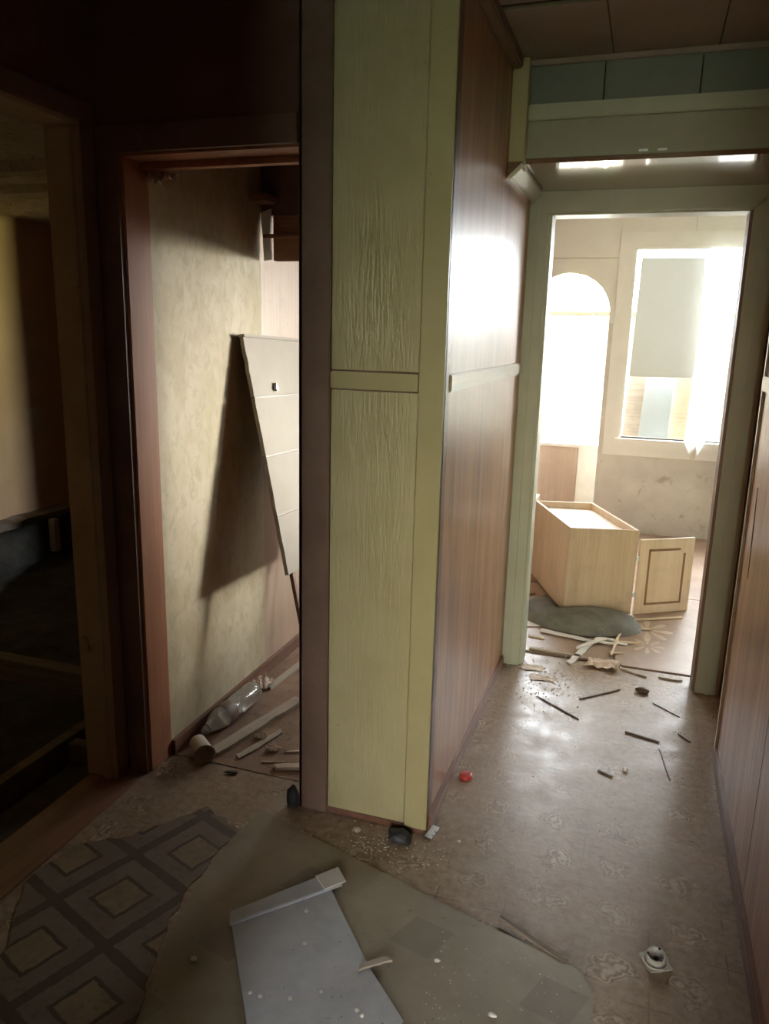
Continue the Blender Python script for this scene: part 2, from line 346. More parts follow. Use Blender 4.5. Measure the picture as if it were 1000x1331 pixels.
# ------------------------------------------------------------------ the shell
ZC = 2.41
XL, YF = -1.58, 2.04                      # left hall wall, front wall
XC0, XC1 = -0.93, -0.51                   # column between pantry doorway and corridor
XR = 0.385; YD = 3.42                     # right corridor wall, far door wall
struct(box('ground', -14, 14, -14, 16, -0.9, -0.75, 'grass'), 'grass outside the house')
floor = struct(boxes('floor', [(-1.665, 0.62, -2.1, 3.56, -0.12, 0.0), (-1.60, -0.6, 2.04, 3.56, -0.12, 0.0)][:1], 'lino'), 'worn brown linoleum floor of hall and corridor')
box('threshold_plank', -1.675, -1.50, 0.9, 1.95, 0.0, 0.006, 'red_trim', floor)
sub = struct(box('floor_subfloor', -1.72, 3.1, 3.56, 6.5, -0.12, -0.012, 'brown_panel'), 'subfloor under the boards of the bright room')
# sheets of brown painted hardboard in the bright room, one by one
for (x0, x1, y0, y1, dz) in ((-0.005, 1.2, 3.575, 4.72, 0.004), (-1.3, -0.015, 3.60, 4.70, 0.0), (-1.495, -0.02, 4.72, 6.3, 0.0), (0.0, 1.2, 4.74, 6.3, 0.0), (1.215, 2.4, 3.575, 6.3, 0.0)):
    box('hardboard_sheet', x0, x1, y0, y1, -0.012, dz, 'far_floor', sub, 0.0015)
struct(box('floor_pantry', -1.60, -0.6, 2.16, 3.56, 0.0, 0.002, 'lino'), 'littered brown floor of the pantry')
bpy.data.objects['floor_pantry'].data.materials.clear()
bpy.data.objects['floor_pantry'].data.materials.append(mottled('dusty_brown_floor', (0.22, 0.135, 0.085), (0.33, 0.22, 0.15), 8, 0.7, (0.14, 0.09, 0.06), 0.6, 0.6))

# ceilings (thick, light-tight)
ceil = struct(box('ceiling', -1.9, 3.2, -2.2, 3.5, ZC + 0.012, ZC + 0.2, 'ceil_dark'), 'ceiling above hall and corridor')
xs = [-1.68, -1.10, -0.51, -0.19, 0.13, XR + 0.01]
for i in range(len(xs) - 1):
    for (y0, y1) in ((2.44, 2.87), (1.55, 2.405), (0.6, 1.54), (-0.3, 0.59)):
        if y0 > 2.2 and i < 2: continue
        box('ceiling_panel', xs[i] + 0.002, xs[i + 1] - 0.002, y0 + 0.002, min(y1, 2.87 if i >= 2 else YF) - 0.002, ZC, ZC + 0.012, 'ceil_panel', ceil, 0.001)
struct(box('ceiling_bright_room', -1.72, 3.2, 3.5, 6.6, 2.43, 2.63, 'cream_board'), 'pale ceiling of the bright room')
ceil_left = struct(box('ceiling_left_room', -4.9, -1.74, -1.1, 6.6, 2.30, 2.6, 'ceil_old'), 'peeling whitewashed ceiling of the left room')
for k, y0 in enumerate((3.3, 3.86, 4.42)):
    V, F = [], []
    N = 26
    for i in range(N + 1):
        x_ = -4.66 + 2.8 * i / N
        for (dy, dz) in ((0, 0.0), (0.03, -0.045), (0.12, -0.055), (0.17, -0.03), (0.2, 0.0)):
            nn = mnoise.noise((x_ * 6, dy * 20 + k * 7, k)) * 0.02
            V.append((x_, y0 + dy + nn, 2.299 + dz * (1 + 12 * nn)))
    for i in range(N):
        for j in range(4): F.append((i * 5 + j, i * 5 + j + 1, (i + 1) * 5 + j + 1, (i + 1) * 5 + j))
    mesh('peeling_beam', V, F, 'ceil_old', ceil_left)

# left wall with the doorway to the left room
wl = struct(boxes('wall_left', [(XL - 0.11, XL, 1.99, YF + 0.12, 0, 2.6), (XL - 0.11, XL, -0.6, 1.13, 0, 2.6), (XL - 0.11, XL, 1.13, 1.99, 2.09, 2.6)], 'dark_wall'), 'dark hall wall with the left doorway')
d1 = struct(thing('door_1', None, None), 'yellowed frame of the left doorway')
box('jamb', XL - 0.112, XL + 0.004, 1.95, 1.99, 0.0, 2.055, 'door_cream', d1, 0.003)
box('jamb', XL - 0.112, XL + 0.004, 1.13, 1.17, 0.0, 2.055, 'door_cream', d1, 0.003)
box('head_jamb', XL - 0.112, XL + 0.004, 1.13, 1.99, 2.055, 2.09, 'door_cream', d1, 0.003)
box('door_stop', XL - 0.038, XL - 0.012, 1.938, 1.95, 0.0, 2.05, 'door_cream', d1, 0.002)
box('casing', XL + 0.0, XL + 0.010, 1.962, 2.015, 0.0, 2.12, 'dark_trim', d1, 0.003)
box('casing', XL + 0.0, XL + 0.018, 1.09, 1.962, 2.065, 2.12, 'dark_trim', d1, 0.003)

# front wall with the pantry doorway
wf = struct(boxes('wall_front', [(XL, -1.505, YF, YF + 0.115, 0, 2.6), (-1.505, XC0, YF, YF + 0.115, 2.0, 2.6)], 'dark_wall'), 'dark wall around the pantry doorway')
d2 = struct(thing('door_2', None, None), 'red-brown frame of the pantry doorway')
box('jamb', -1.53, -1.492, YF - 0.004, YF + 0.12, 0, 2.0, 'red_jamb', d2, 0.003)
box('head_jamb', -1.505, XC0 + 0.002, YF - 0.004, YF + 0.12, 1.985, 2.0, 'red_jamb', d2, 0.002)
box('door_stop', -1.492, XC0, YF + 0.085, YF + 0.12, 1.966, 1.985, 'red_jamb', d2, 0.002)
prism('casing', [(-1.572, 0), (-1.50, 0), (-1.50, 1.992), (-1.572, 2.064)], 'Y', YF - 0.02, YF, 'dark_trim', d2)
prism('casing', [(-1.50, 1.992), (XC0, 1.992), (XC0, 2.064), (-1.572, 2.064)], 'Y', YF - 0.02, YF, 'dark_trim', d2)

# the column block: core, cream embossed panels towards the hall, glossy veneer towards the corridor
wc = struct(boxes('wall_column', [(XC0 + 0.004, XC1 - 0.006, YF + 0.008, YF + 0.115, 0, 2.6), (-0.62, XC1 - 0.006, YF + 0.115, YD, 0, 2.6)], 'dark_wall'), 'panelled wall block between pantry and corridor')
box('edge_trim', XC0, XC0 + 0.095, YF - 0.012, YF + 0.01, 0.0, 2.41, 'dark_trim', wc, 0.003)
box('edge_board', XC0, XC0 + 0.012, YF - 0.012, YF + 0.16, 0.0, 2.41, 'dark_trim', wc, 0.002)
for (z0, z1) in ((0.022, 1.345), (1.402, 2.41)):
    box('embossed_panel', XC0 + 0.097, -0.578, YF - 0.004, YF + 0.008, z0, z1, 'panel_paint', wc, 0.001)
box('batten', XC0 + 0.097, -0.577, YF - 0.013, YF + 0.008, 1.350, 1.397, 'trim_paint', wc, 0.002)
box('corner_board', -0.574, XC1 + 0.006, YF - 0.014, YF + 0.008, 0.018, 2.41, 'trim_paint', wc, 0.002)
box('corner_board', XC1 - 0.006, XC1 + 0.006, YF - 0.006, YF + 0.05, 0.018, 2.41, 'red_trim', wc, 0.002)
box('kick_board', XC0 + 0.01, XC1 - 0.004, YF - 0.006, YF + 0.008, 0.0, 0.022, 'red_trim', wc, 0.002)
for (z0, z1) in ((0.05, 1.349), (1.397, 2.37)):
    box('veneer_panel', XC1 - 0.006, XC1, YF + 0.05, 3.395, z0, z1, 'veneer', wc, 0.001)
box('batten', XC1 - 0.006, XC1 + 0.012, YF + 0.05, 3.36, 1.349, 1.397, 'batten', wc, 0.003)
box('skirting', XC1 - 0.006, XC1 + 0.014, YF + 0.012, 3.36, 0.0, 0.05, 'red_trim', wc, 0.004)
box('ceiling_bead', XC1 - 0.006, XC1 + 0.035, YF + 0.03, 2.82, 2.372, 2.41, 'dark_trim', wc, 0.006)
# far end of the block seen from the bright room, plus the pantry side
box('rear_face', -0.62, XC1, YD, YD + 0.11, 0, 2.6, 'cream_board', wc)

# pantry: papered left wall, bare boards further on
wp = struct(box('wall_pantry', -1.74, -1.495, YF + 0.115, 2.90, 0, 2.6, 'wallpaper'), 'olive papered wall of the pantry')
wp2 = struct(box('wall_pantry_rear', -1.74, -1.495, 2.90, 6.6, 0, 2.6, 'pink_board'), 'pinkish board wall behind the pantry')
struct(box('baseboard_pantry', -1.495, -1.478, 2.16, 3.5, 0.0, 0.055, 'red_trim'), 'red-brown skirting of the pantry')
hd = struct(box('trim_1', -1.44, XC0 + 0.3, 2.90, 2.935, 1.775, 1.945, 'old_wood', None, 0.003), 'red wooden lintel across the pantry')
struct(box('wall_pantry_header', -1.495, XC0 + 0.3, 2.905, 2.95, 1.945, 2.43, 'dark_wall'), 'dark infill above the pantry lintel')
box('rail', XC0 - 0.55, XC0 + 0.3, 2.888, 2.90, 1.86, 1.875, 'old_wood', hd, 0.002)
struct(prism('trim_2', [(-1.493, 1.955), (-1.447, 1.97), (-1.452, 1.88), (-1.448, 1.78), (-1.478, 1.775), (-1.484, 1.87)], 'Y', 2.895, 2.91, 'white_paint'), 'pale ragged strip beside the pantry lintel')  # pale strip with an uneven outline
struct(box('trim_3', -1.495, -1.42, 2.80, 2.90, 1.985, 2.012, 'old_wood', None, 0.004), 'short wooden block above the pantry paper')

# right corridor wall
wr = struct(boxes('wall_right', [(XR + 0.012, 0.62, -2.1, 2.845, 0, 2.6), (0.462, 0.62, 2.845, YD, 0, 2.6)], 'dark_wall'), 'right wall of the corridor')
for (z0, z1) in ((0.055, 1.349), (1.397, 2.40)):
    for (y0, y1) in ((2.02, 2.825), (0.98, 2.016), (-0.2, 0.976)):
        box('veneer_panel', XR, XR + 0.012, y0, y1, z0, z1, 'veneer', wr, 0.001)
box('batten', XR - 0.012, XR + 0.012, -0.2, 2.83, 1.349, 1.397, 'batten', wr, 0.003)
box('edge_strip', XR - 0.008, XR + 0.03, 2.825, 2.85, 0.0, 2.40, 'batten', wr, 0.003)
box('skirting', XR - 0.014, XR + 0.012, -0.2, 2.825, 0.0, 0.055, 'red_trim', wr, 0.004)
prism('split', [(2.700, 1.046), (2.685, 0.899), (2.654, 0.752), (2.671, 0.899)], 'X', XR - 0.0015, XR + 0.002, 'black', wr)
box('recess_panel', 0.45, 0.462, 2.85, YD, 0.0, 2.1, 'veneer', wr)

# far door wall with its green frame
DX0, DX1, DH = -0.43, 0.343, 2.005
struct(boxes('wall_back', [(XC1 - 0.006, DX0 - 0.006, YD, YD + 0.11, 0, 2.6), (DX1 + 0.006, 3.1, YD, YD + 0.11, 0, 2.6), (XC1, DX1 + 0.3, YD, YD + 0.11, DH + 0.01, 2.6)], 'cupboard_paint'), 'wall at the end of the corridor')
d3 = struct(thing('door_3', None, None), 'green painted frame of the bright doorway')
W_ = 0.082
prism('casing', [(DX0 - W_, 0), (DX0, 0), (DX0, DH), (DX0 - W_, DH + W_)], 'Y', YD - 0.022, YD, 'casing_paint', d3, 0.003)
prism('casing', [(DX0, DH), (DX1, DH), (DX1 + W_, DH + W_), (DX0 - W_, DH + W_)], 'Y', YD - 0.022, YD, 'casing_paint', d3, 0.003)
prism('casing', [(DX1 + 0.1, 0), (DX1, 0), (DX1, DH), (DX1 + 0.1, DH + W_)], 'Y', YD - 0.022, YD, 'casing_paint', d3, 0.003)
prism('bead', [(DX0 - 0.058, 0), (DX0 - 0.040, 0), (DX0 - 0.040, DH + 0.04), (DX0 - 0.058, DH + 0.058)], 'Y', YD - 0.028, YD - 0.02, 'casing_paint', d3, 0.002)
prism('bead', [(DX1 + 0.058, 0), (DX1 + 0.040, 0), (DX1 + 0.040, DH + 0.04), (DX1 + 0.058, DH + 0.058)], 'Y', YD - 0.028, YD - 0.02, 'casing_paint', d3, 0.002)
box('jamb', DX0 - 0.008, DX0 + 0.012, YD - 0.002, YD + 0.115, 0, DH, 'casing_paint', d3, 0.002)
box('jamb', DX1 - 0.012, DX1 + 0.008, YD - 0.002, YD + 0.115, 0, DH, 'dark_trim', d3, 0.002)
box('head_jamb', DX0, DX1, YD - 0.002, YD + 0.115, DH - 0.008, DH + 0.012, 'casing_paint', d3, 0.002)

# overhead cupboard above the far doorway
YA, ZA = 2.87, 2.087
cu = thing('overhead_cupboard', 'grey-green overhead cupboard with glossy brown underside above the bright doorway', 'cupboard', (0, YA, ZA))
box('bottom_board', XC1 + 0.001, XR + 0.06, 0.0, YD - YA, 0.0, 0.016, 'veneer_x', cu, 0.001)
box('front_board', XC1 + 0.055, XR + 0.0, 0.0, 0.016, 0.017, 0.135, 'cupboard_paint', cu, 0.001)
box('batten', XC1 + 0.055, XR + 0.0, -0.010, 0.016, 0.136, 0.186, 'casing_paint', cu, 0.003)
for (x0, x1) in ((XC1 + 0.055, -0.215), (-0.211, 0.085), (0.089, XR)):
    box('upper_board', x0, x1, 0.004, 0.016, 0.187, 0.312, 'cupboard_dark', cu, 0.001)
box('top_strip', XC1 + 0.045, XR, -0.012, 0.016, 0.305, 0.322, 'ceil_panel', cu, 0.002)
box('corner_post', XC1 + 0.001, XC1 + 0.055, -0.045, 0.016, -0.022, 0.322, 'trim_paint', cu, 0.003)
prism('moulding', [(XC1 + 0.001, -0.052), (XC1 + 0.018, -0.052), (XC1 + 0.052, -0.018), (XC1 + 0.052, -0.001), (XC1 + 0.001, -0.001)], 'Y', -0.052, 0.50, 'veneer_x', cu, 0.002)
prism('moulding_end', [(XC1 + 0.001, -0.056), (XC1 + 0.018, -0.056), (XC1 + 0.056, -0.018), (XC1 + 0.052, -0.008), (XC1 + 0.010, -0.046)], 'Y', -0.064, -0.052, 'white_paint', cu)
for x0 in (-0.085, -0.025):
    box('handle', x0, x0 + 0.03, -0.012, 0.0, 0.022, 0.029, 'metal', cu, 0.002)

# hall walls behind the camera, an assumed vestibule and entrance slit, with stubs added to trim the light
struct(boxes('wall_assumed_entrance', [(-1.78, -0.33, -0.6, -0.5, 0, 2.6), (0.105, 0.5, -0.6, -0.5, 0, 2.6), (-0.52, -0.42, -2.1, -0.5, 0, 2.6), (-0.52, -0.06, -2.1, -2.0, 0, 2.6), (0.14, 0.62, -2.1, -2.0, 0, 2.6), (-0.06, 0.14, -2.1, -2.0, 2.0, 2.6)], 'dark_wall'), 'walls behind the viewer with an assumed narrow entrance and added light-cutting stubs')

# bright room: far wall with arch and window
YW = 6.32
WX0, WX1, WZ0, WZ1 = -0.14, 1.30, 0.755, 2.175
AX0, AX1, AZ = -0.905, -0.29, 1.69
arc = [((AX0 + AX1) / 2 + (AX1 - AX0) / 2 * math.cos(t), AZ + (AX1 - AX0) / 2 * math.sin(t)) for t in [math.pi * k / 24 for k in range(25)]]
wfar = struct(boxes('wall_far', [(-1.74, AX0, YW, YW + 0.12, -0.2, 2.6), (AX1, WX0, YW, YW + 0.12, -0.2, 2.6), (WX0, WX1, YW, YW + 0.12, -0.2, WZ0), (WX0, WX1, YW, YW + 0.12, WZ1, 2.6), (WX1, 1.5, YW, YW + 0.12, -0.2, 2.6), (2.36, 3.2, YW, YW + 0.12, -0.2, 2.6), (1.5, 2.36, YW, YW + 0.12, -0.2, WZ0), (1.5, 2.36, YW, YW + 0.12, WZ1, 2.6)], 'bare_wall'), 'far wall of the bright room with arch and window')
prism('arch_spandrel', [(AX1, AZ - 0.0)] + arc[1:-1] + [(AX0, AZ), (AX0, 2.6), (AX1, 2.6)], 'Y', YW, YW + 0.12, 'bare_wall', wfar)
prism('wallboard', [(-0.257, 1.625), (AX1, 1.625)] + arc + [(AX0, 1.625), (-1.49, 1.625), (-1.49, 2.102), (-0.257, 2.102)], 'Y', YW - 0.009, YW, 'cream_board', wfar)
box('wallboard', -1.49, 0.265, YW - 0.009, YW, 2.282, 2.43, 'cream_board', wfar)
box('wallboard', -1.49, -0.257, YW - 0.008, YW, 2.106, 2.282, 'cream_board', wfar)
box('wallboard', 0.269, 3.0, YW - 0.009, YW, 2.282, 2.43, 'cream_board', wfar)
struct(box('wall_bright_right', 3.0, 3.2, 3.4, 6.6, 0, 2.6, 'cream_board'), 'right wall of the bright room')
wn = struct(thing('window_1', None, None), 'white painted window frame')
box('casing', WX0 - 0.115, WX0, YW - 0.024, YW, 0.62, 2.285, 'white_paint', wn, 0.003)
box('casing', WX1, WX1 + 0.115, YW - 0.024, YW, 0.62, 2.285, 'white_paint', wn, 0.003)
box('casing', WX0, WX1, YW - 0.024, YW, WZ1, 2.285, 'white_paint', wn, 0.003)
prism('apron', [(WX0 - 0.115, 0.66), (WX0 - 0.08, 0.62), (WX1 + 0.08, 0.62), (WX1 + 0.115, 0.66), (WX1 + 0.115, 0.70), (WX0 - 0.115, 0.70)], 'Y', YW - 0.03, YW, 'white_paint', wn, 0.002)
box('sill', WX0 - 0.03, WX1 + 0.03, YW - 0.06, YW + 0.1, 0.70, 0.755, 'white_paint', wn, 0.004)
box('reveal', WX0 - 0.002, WX0 + 0.012, YW - 0.01, YW + 0.12, 0.755, WZ1, 'white_paint', wn)
box('reveal', WX1 - 0.012, WX1 + 0.002, YW - 0.01, YW + 0.12, 0.755, WZ1, 'white_paint', wn)
box('reveal', WX0, WX1, YW - 0.01, YW + 0.12, WZ1 - 0.012, WZ1 + 0.002, 'white_paint', wn)
box('mullion', 0.83, 0.87, YW + 0.06, YW + 0.1, 0.755, WZ1 - 0.012, 'white_paint', wn, 0.003)

w2 = struct(thing('assumed_window_2', None, None), 'assumed second window of the bright room, right of the first')  # out of view, assumed for the light it sends into the pantry
box('sill', 1.47, 2.39, YW - 0.06, YW + 0.1, 0.70, 0.755, 'white_paint', w2, 0.004)
for (x0, x1, z0, z1) in ((1.415, 1.5, 0.755, 2.285), (2.36, 2.47, 0.755, 2.285), (1.5, 2.36, WZ1, 2.285)):
    box('casing', x0 + 0.003, x1, YW - 0.024, YW, z0, z1, 'white_paint', w2, 0.003)

# left room shell
wlr = struct(box('wall_left_room', -4.8, -4.66, -1.1, 6.6, -0.02, 2.6, 'pink_wall'), 'pinkish beige side wall of the left room')
box('footing', -4.8, -4.65, -1.1, 6.6, -0.75, -0.02, 'dirt', wlr)
struct(box('wall_left_room_rear', -4.8, -1.5, 6.45, 6.6, -0.75, 2.6, 'pink_wall'), 'rear wall of the left room')
struct(boxes('wall_left_room_front', [(-4.8, -2.06, -1.1, -1.0, -0.75, 2.6), (-1.94, -1.58, -1.1, -1.0, -0.75, 2.6), (-2.06, -1.94, -1.1, -1.0, -0.75, 0.5), (-2.06, -1.94, -1.1, -1.0, 2.1, 2.6), (-1.78, -1.68, -1.1, 0.0, -0.75, 2.6)], 'pink_wall'), 'front wall of the left room with a slit added for the light band')  # narrow slit added here for the left-room lamps
struct(boxes('wall_left_light_baffle', [(-4.66, -3.55, 1.45, 1.55, -0.75, 2.6), (-2.87, -1.685, 0.95, 1.05, -0.75, 2.6)], 'pink_wall'), 'unseen partition added in the left room to edge the light band')  # out of view, added to give the light band its edge
struct(boxes('wall_left_base', [(-1.75, -1.665, 0.9, 6.5, -0.75, -0.005), (-1.745, -1.6, 2.1, 6.5, -0.75, 0.1)], 'dirt'), 'footing under the left doorway')
# dirt in the torn-out floor of the left room
V, F = [], []
NX, NY = 40, 60
for j in range(NY + 1):
    for i in range(NX + 1):
        x_ = -4.66 + 2.95 * i / NX; y_ = 0.9 + 5.55 * j / NY
        h = 0.10 * mnoise.noise((x_ * 1.3, y_ * 1.3, 2)) + 0.05 * mnoise.noise((x_ * 4, y_ * 4, 5)) + 0.02 * mnoise.noise((x_ * 11, y_ * 11, 8))
        V.append((x_, y_, -0.42 + h ))
for j in range(NY):
    for i in range(NX):
        a = j * (NX + 1) + i; F.append((a, a + 1, a + NX + 2, a + NX + 1))
struct(mesh('floor_left_room', V, F, 'dirt', smooth=True), 'dark earth where the floor was torn out')
tag(box('floor_joist', -4.6, -1.751, 2.58, 2.66, -0.10, 0.0, 'joist', None, 0.004), 'greyish joist crossing the dark pit, farther from the hall', 'joist')
tag(box('floor_joist', -1.965, -1.915, 1.0, 4.2, -0.11, -0.002, 'joist', None, 0.004), 'joist running along the pit beside the left doorway', 'joist')
tag(box('floor_joist', -1.905, -1.751, 2.10, 2.15, -0.12, -0.01, 'joist', None, 0.004), 'short stub of joist against the left doorway footing', 'joist')
V, F = [], []
N = 40
for i in range(N + 1):
    y_ = 3.2 + 3.2 * i / N
    a = 0.03 * mnoise.noise((y_ * 4, 1, 1)); b = 0.02 * mnoise.noise((y_ * 6, 9, 1))
    V += [(-4.655, y_, -0.05 + b), (-4.655, y_, 0.02 + b), (-4.50 + a, y_, 0.015 + b), (-4.50 + a, y_, -0.03 + b)]
for i in range(N):
    for j in range(4): F.append((i * 4 + j, i * 4 + (j + 1) % 4, (i + 1) * 4 + (j + 1) % 4, (i + 1) * 4 + j))
F += [(0, 1, 2, 3), tuple(N * 4 + k for k in (3, 2, 1, 0))]
tag(mesh('ledge_board', V, F, 'joist'), 'ragged board left along the foot of the pinkish wall', 'board')
tag(box('support_post', -4.49, -4.43, 4.92, 4.98, -0.30, -0.03, 'grey_wood', None, 0.004), 'small pale post under the ragged ledge board', 'post')
sw = thing('light_switch', 'small pale light switch on the pinkish left room wall', 'switch', (-4.66, 5.05, 0.80))
box('plate', 0.0, 0.012, -0.04, 0.04, -0.05, 0.05, 'porcelain', sw, 0.003)
box('rocker', 0.012, 0.02, -0.018, 0.018, -0.025, 0.025, 'porcelain', sw, 0.003)

# ------------------------------------------------------------------ outside the bright room
fe = thing('white_fence', 'white board fence with brown top rail seen through the arch', 'fence', (0, 7.6, -0.75))
x_ = -3.0; k = 0
while x_ < 3.2:
    wd = 0.145 + 0.02 * random.random()
    box('board', x_, x_ + wd, 0.0, 0.02, 0.0, 2.47 + 0.01 * random.random(), 'white_out', fe, 0.002)
    x_ += wd + (0.02 if k in (15, 16) else 0.003); k += 1
box('top_rail', -3.0, 3.2, -0.03, 0.0, 2.47, 2.505, 'old_wood', fe, 0.004)
bc = thing('brown_box', 'brown hardboard box with white end standing beyond the arch', 'box', (-0.60, 6.62, -0.2))
box('front_panel', -0.42, 0.135, 0.0, 0.015, 0.1, 0.815, 'brown_panel', bc, 0.002)
box('end_panel', 0.14, 0.34, 0.0, 0.30, 0.1, 0.815, 'white_out', bc, 0.002)
box('lid', -0.43, 0.345, -0.012, 0.32, 0.815, 0.84, 'white_out', bc, 0.002)
box('back_panel', -0.42, 0.135, 0.28, 0.30, 0.1, 0.815, 'brown_panel', bc, 0.002)
box('plinth', -0.42, 0.33, 0.02, 0.28, -0.55, 0.1, 'brown_panel', bc)
def outdoor_board(label, x0, x1, xt0, xt1, y0, z1, mat, lean=0.12):
    V = [(x0, y0 + lean, -0.75), (x1, y0 + lean, -0.75), (x1, y0 + lean + 0.018, -0.75), (x0, y0 + lean + 0.018, -0.75),
         (xt0, y0, z1), (xt1, y0, z1), (xt1, y0 + 0.018, z1), (xt0, y0 + 0.018, z1)]
    tag(mesh('leaning_board', V, BF, mat), label, 'board')
outdoor_board('narrow grey-brown board leaning outside behind the window corner', -0.17, -0.06, -0.10, 0.03, 6.50, 1.40, 'grey_wood')
outdoor_board('pale blue board leaning outside below the hanging sheet', -0.16, 0.20, 0.0, 0.24, 6.56, 1.40, 'pale_blue')
outdoor_board('pine board leaning outside below the right of the hanging sheet', 0.19, 0.42, 0.23, 0.44, 6.62, 1.42, 'pale_wood')

struct(box('trim_4', -2.0, 3.2, YW + 0.12, YW + 0.75, 2.40, 2.50, 'old_wood'), 'unseen eave added outside to dim the skylight behind the window')  # eave added out of view to cut skylight on the leaning boards
# hanging sheet and curtain in the window
hs = prism('hanging_sheet', [(-0.105, 1.230), (0.378, 1.236), (0.352, 2.102), (-0.092, 2.108)], 'Y', YW + 0.005, YW + 0.012, 'hang_sheet')
tag(hs, 'grey-white rectangular sheet hanging in the upper window', 'sheet')
V, F = [], []
NX, NZ = 16, 30
for j in range(NZ + 1):
    t = j / NZ
    for i in range(NX + 1):
        s = i / NX
        zb = 0.60 + 0.19 * min(1.0, abs(s - 0.40) * 2.2)
        if s > 0.62: zb += 0.0
        z_ = 2.16 * (1 - t) + zb * t
        xl = 0.37 - 0.03 * t; xr = 0.60 - 0.08 * t
        V.append((xl + (xr - xl) * s, YW - 0.095 + 0.02 * math.sin(s * 14 + t * 2) + 0.012 * math.sin(s * 31), z_))
for j in range(NZ):
    for i in range(NX):
        a = j * (NX + 1) + i; F.append((a, a + 1, a + NX + 2, a + NX + 1))
tag(mesh('torn_curtain', V, F, 'curtain', smooth=True), 'sheer white torn curtain hanging past the window sill', 'curtain')

# ------------------------------------------------------------------ fallen kitchen cabinet
cb = thing('kitchen_cabinet', 'fallen birch kitchen cabinet with open door on the bright room floor', 'cabinet', (-0.304, 4.144, 0.03), (-0.037, 0.028, 0.351))
CW, CD, CH, T_ = 0.381, 0.849, 0.475, 0.016
box('end_panel', 0, CW, 0, T_, 0, CH, 'cab_side', cb, 0.001)
box('end_panel', 0, CW, CD - T_, CD, 0, CH, 'cab_wood', cb, 0.001)
box('back_panel', 0, T_, T_, CD - T_, 0, CH, 'cab_wood', cb, 0.001)
box('top_panel', T_, CW - T_, T_, CD - T_, CH - 0.055, CH - 0.040, 'cab_in', cb)
box('bottom_panel', T_, CW - T_, T_, CD - T_, 0.0, T_, 'cab_in', cb)
box('edge_rail', CW - T_, CW, T_, CD - T_, CH - 0.055, CH, 'cab_wood', cb, 0.001)
dr = box('door', 0, 0.343, 0, 0.017, 0, 0.43, 'cab_wood', cb, 0.002)
# the door is hinged at the near right edge and stands on the floor, swung wide open
dm = Matrix.Translation((0.074, 4.318, 0.006)) @ Matrix.Rotation(R(32.7), 4, 'Z')
cbm = Matrix.Translation(cb.location) @ cb.rotation_euler.to_matrix().to_4x4()
dr.matrix_local = cbm.inverted() @ dm
for (x0, x1, z0, z1) in ((0.055, 0.068, 0.05, 0.375), (0.055, 0.255, 0.362, 0.375), (0.055, 0.29, 0.05, 0.063), (0.277, 0.29, 0.05, 0.345)):
    box('groove', x0, x1, -0.0012, 0.002, z0, z1, 'groove', dr)
box('hinge', -0.035, 0.0, 0.002, 0.012, 0.10, 0.125, 'metal', dr, 0.002)
box('hinge', -0.035, 0.0, 0.002, 0.012, 0.31, 0.335, 'metal', dr, 0.002)

# cloth bag squashed under the cabinet
V, F = [], []
NA, NR = 40, 10
for j in range(NR + 1):
    rr = j / NR
    for i in range(NA):
        a = 2 * math.pi * i / NA
        k = 1 + 0.10 * mnoise.noise((math.cos(a) * 1.5, math.sin(a) * 1.5, 3)) + 0.05 * math.sin(3 * a + 1)
        px_ = 0.34 * rr * k * math.cos(a); py_ = 0.235 * rr * k * math.sin(a)
        ca, sa = math.cos(R(-17)), math.sin(R(-17))
        x_ = -0.225 + px_ * ca - py_ * sa; y_ = 4.135 + px_ * sa + py_ * ca
        hz = 0.075 * math.sqrt(max(0, 1 - rr ** 2.6)) + (0.016 * mnoise.noise((x_ * 13, y_ * 13, 1)) + 0.014 * abs(mnoise.noise((x_ * 30, y_ * 22, 6)))) * (1 - rr)
        # pressed flat where the cabinet stands on it
        lp = cbm.inverted() @ Vector((x_, y_, 0))
        d = max(-lp.x, lp.x - CW, -lp.y, 0)
        zc = (cbm @ Vector((lp.x, lp.y, 0))).z
        hz = min(hz, zc - 0.012 + 1.2 * max(0, d - 0.01))
        V.append((x_, y_, max(0.006, hz + 0.006)))
for j in range(NR):
    for i in range(NA):
        F.append((j * NA + i, j * NA + (i + 1) % NA, (j + 1) * NA + (i + 1) % NA, (j + 1) * NA + i))
k = len(V)
tag(mesh('cloth_bag', V, F, 'bag', smooth=True), 'dark grey-green cloth bag squashed under the fallen cabinet', 'bag')

# drawer fronts stacked at the left edge of the bright doorway
dw = thing('drawer_unit', 'pale wooden drawer unit behind the left door frame of the bright room', 'drawers', (-0.86, 5.05, 0.0))
box('carcass', -0.28, 0.24, 0.02, 0.4, 0.0, 0.42, 'cab_side', dw, 0.002)
for k in range(3):
    f_ = box('drawer_front', -0.27, 0.235, 0.0, 0.02, 0.015 + 0.135 * k, 0.14 + 0.135 * k, 'cab_in', dw, 0.003)
    box('knob', -0.03, 0.0, -0.02, 0.0, 0.07 + 0.135 * k, 0.09 + 0.135 * k, 'metal', f_, 0.004)

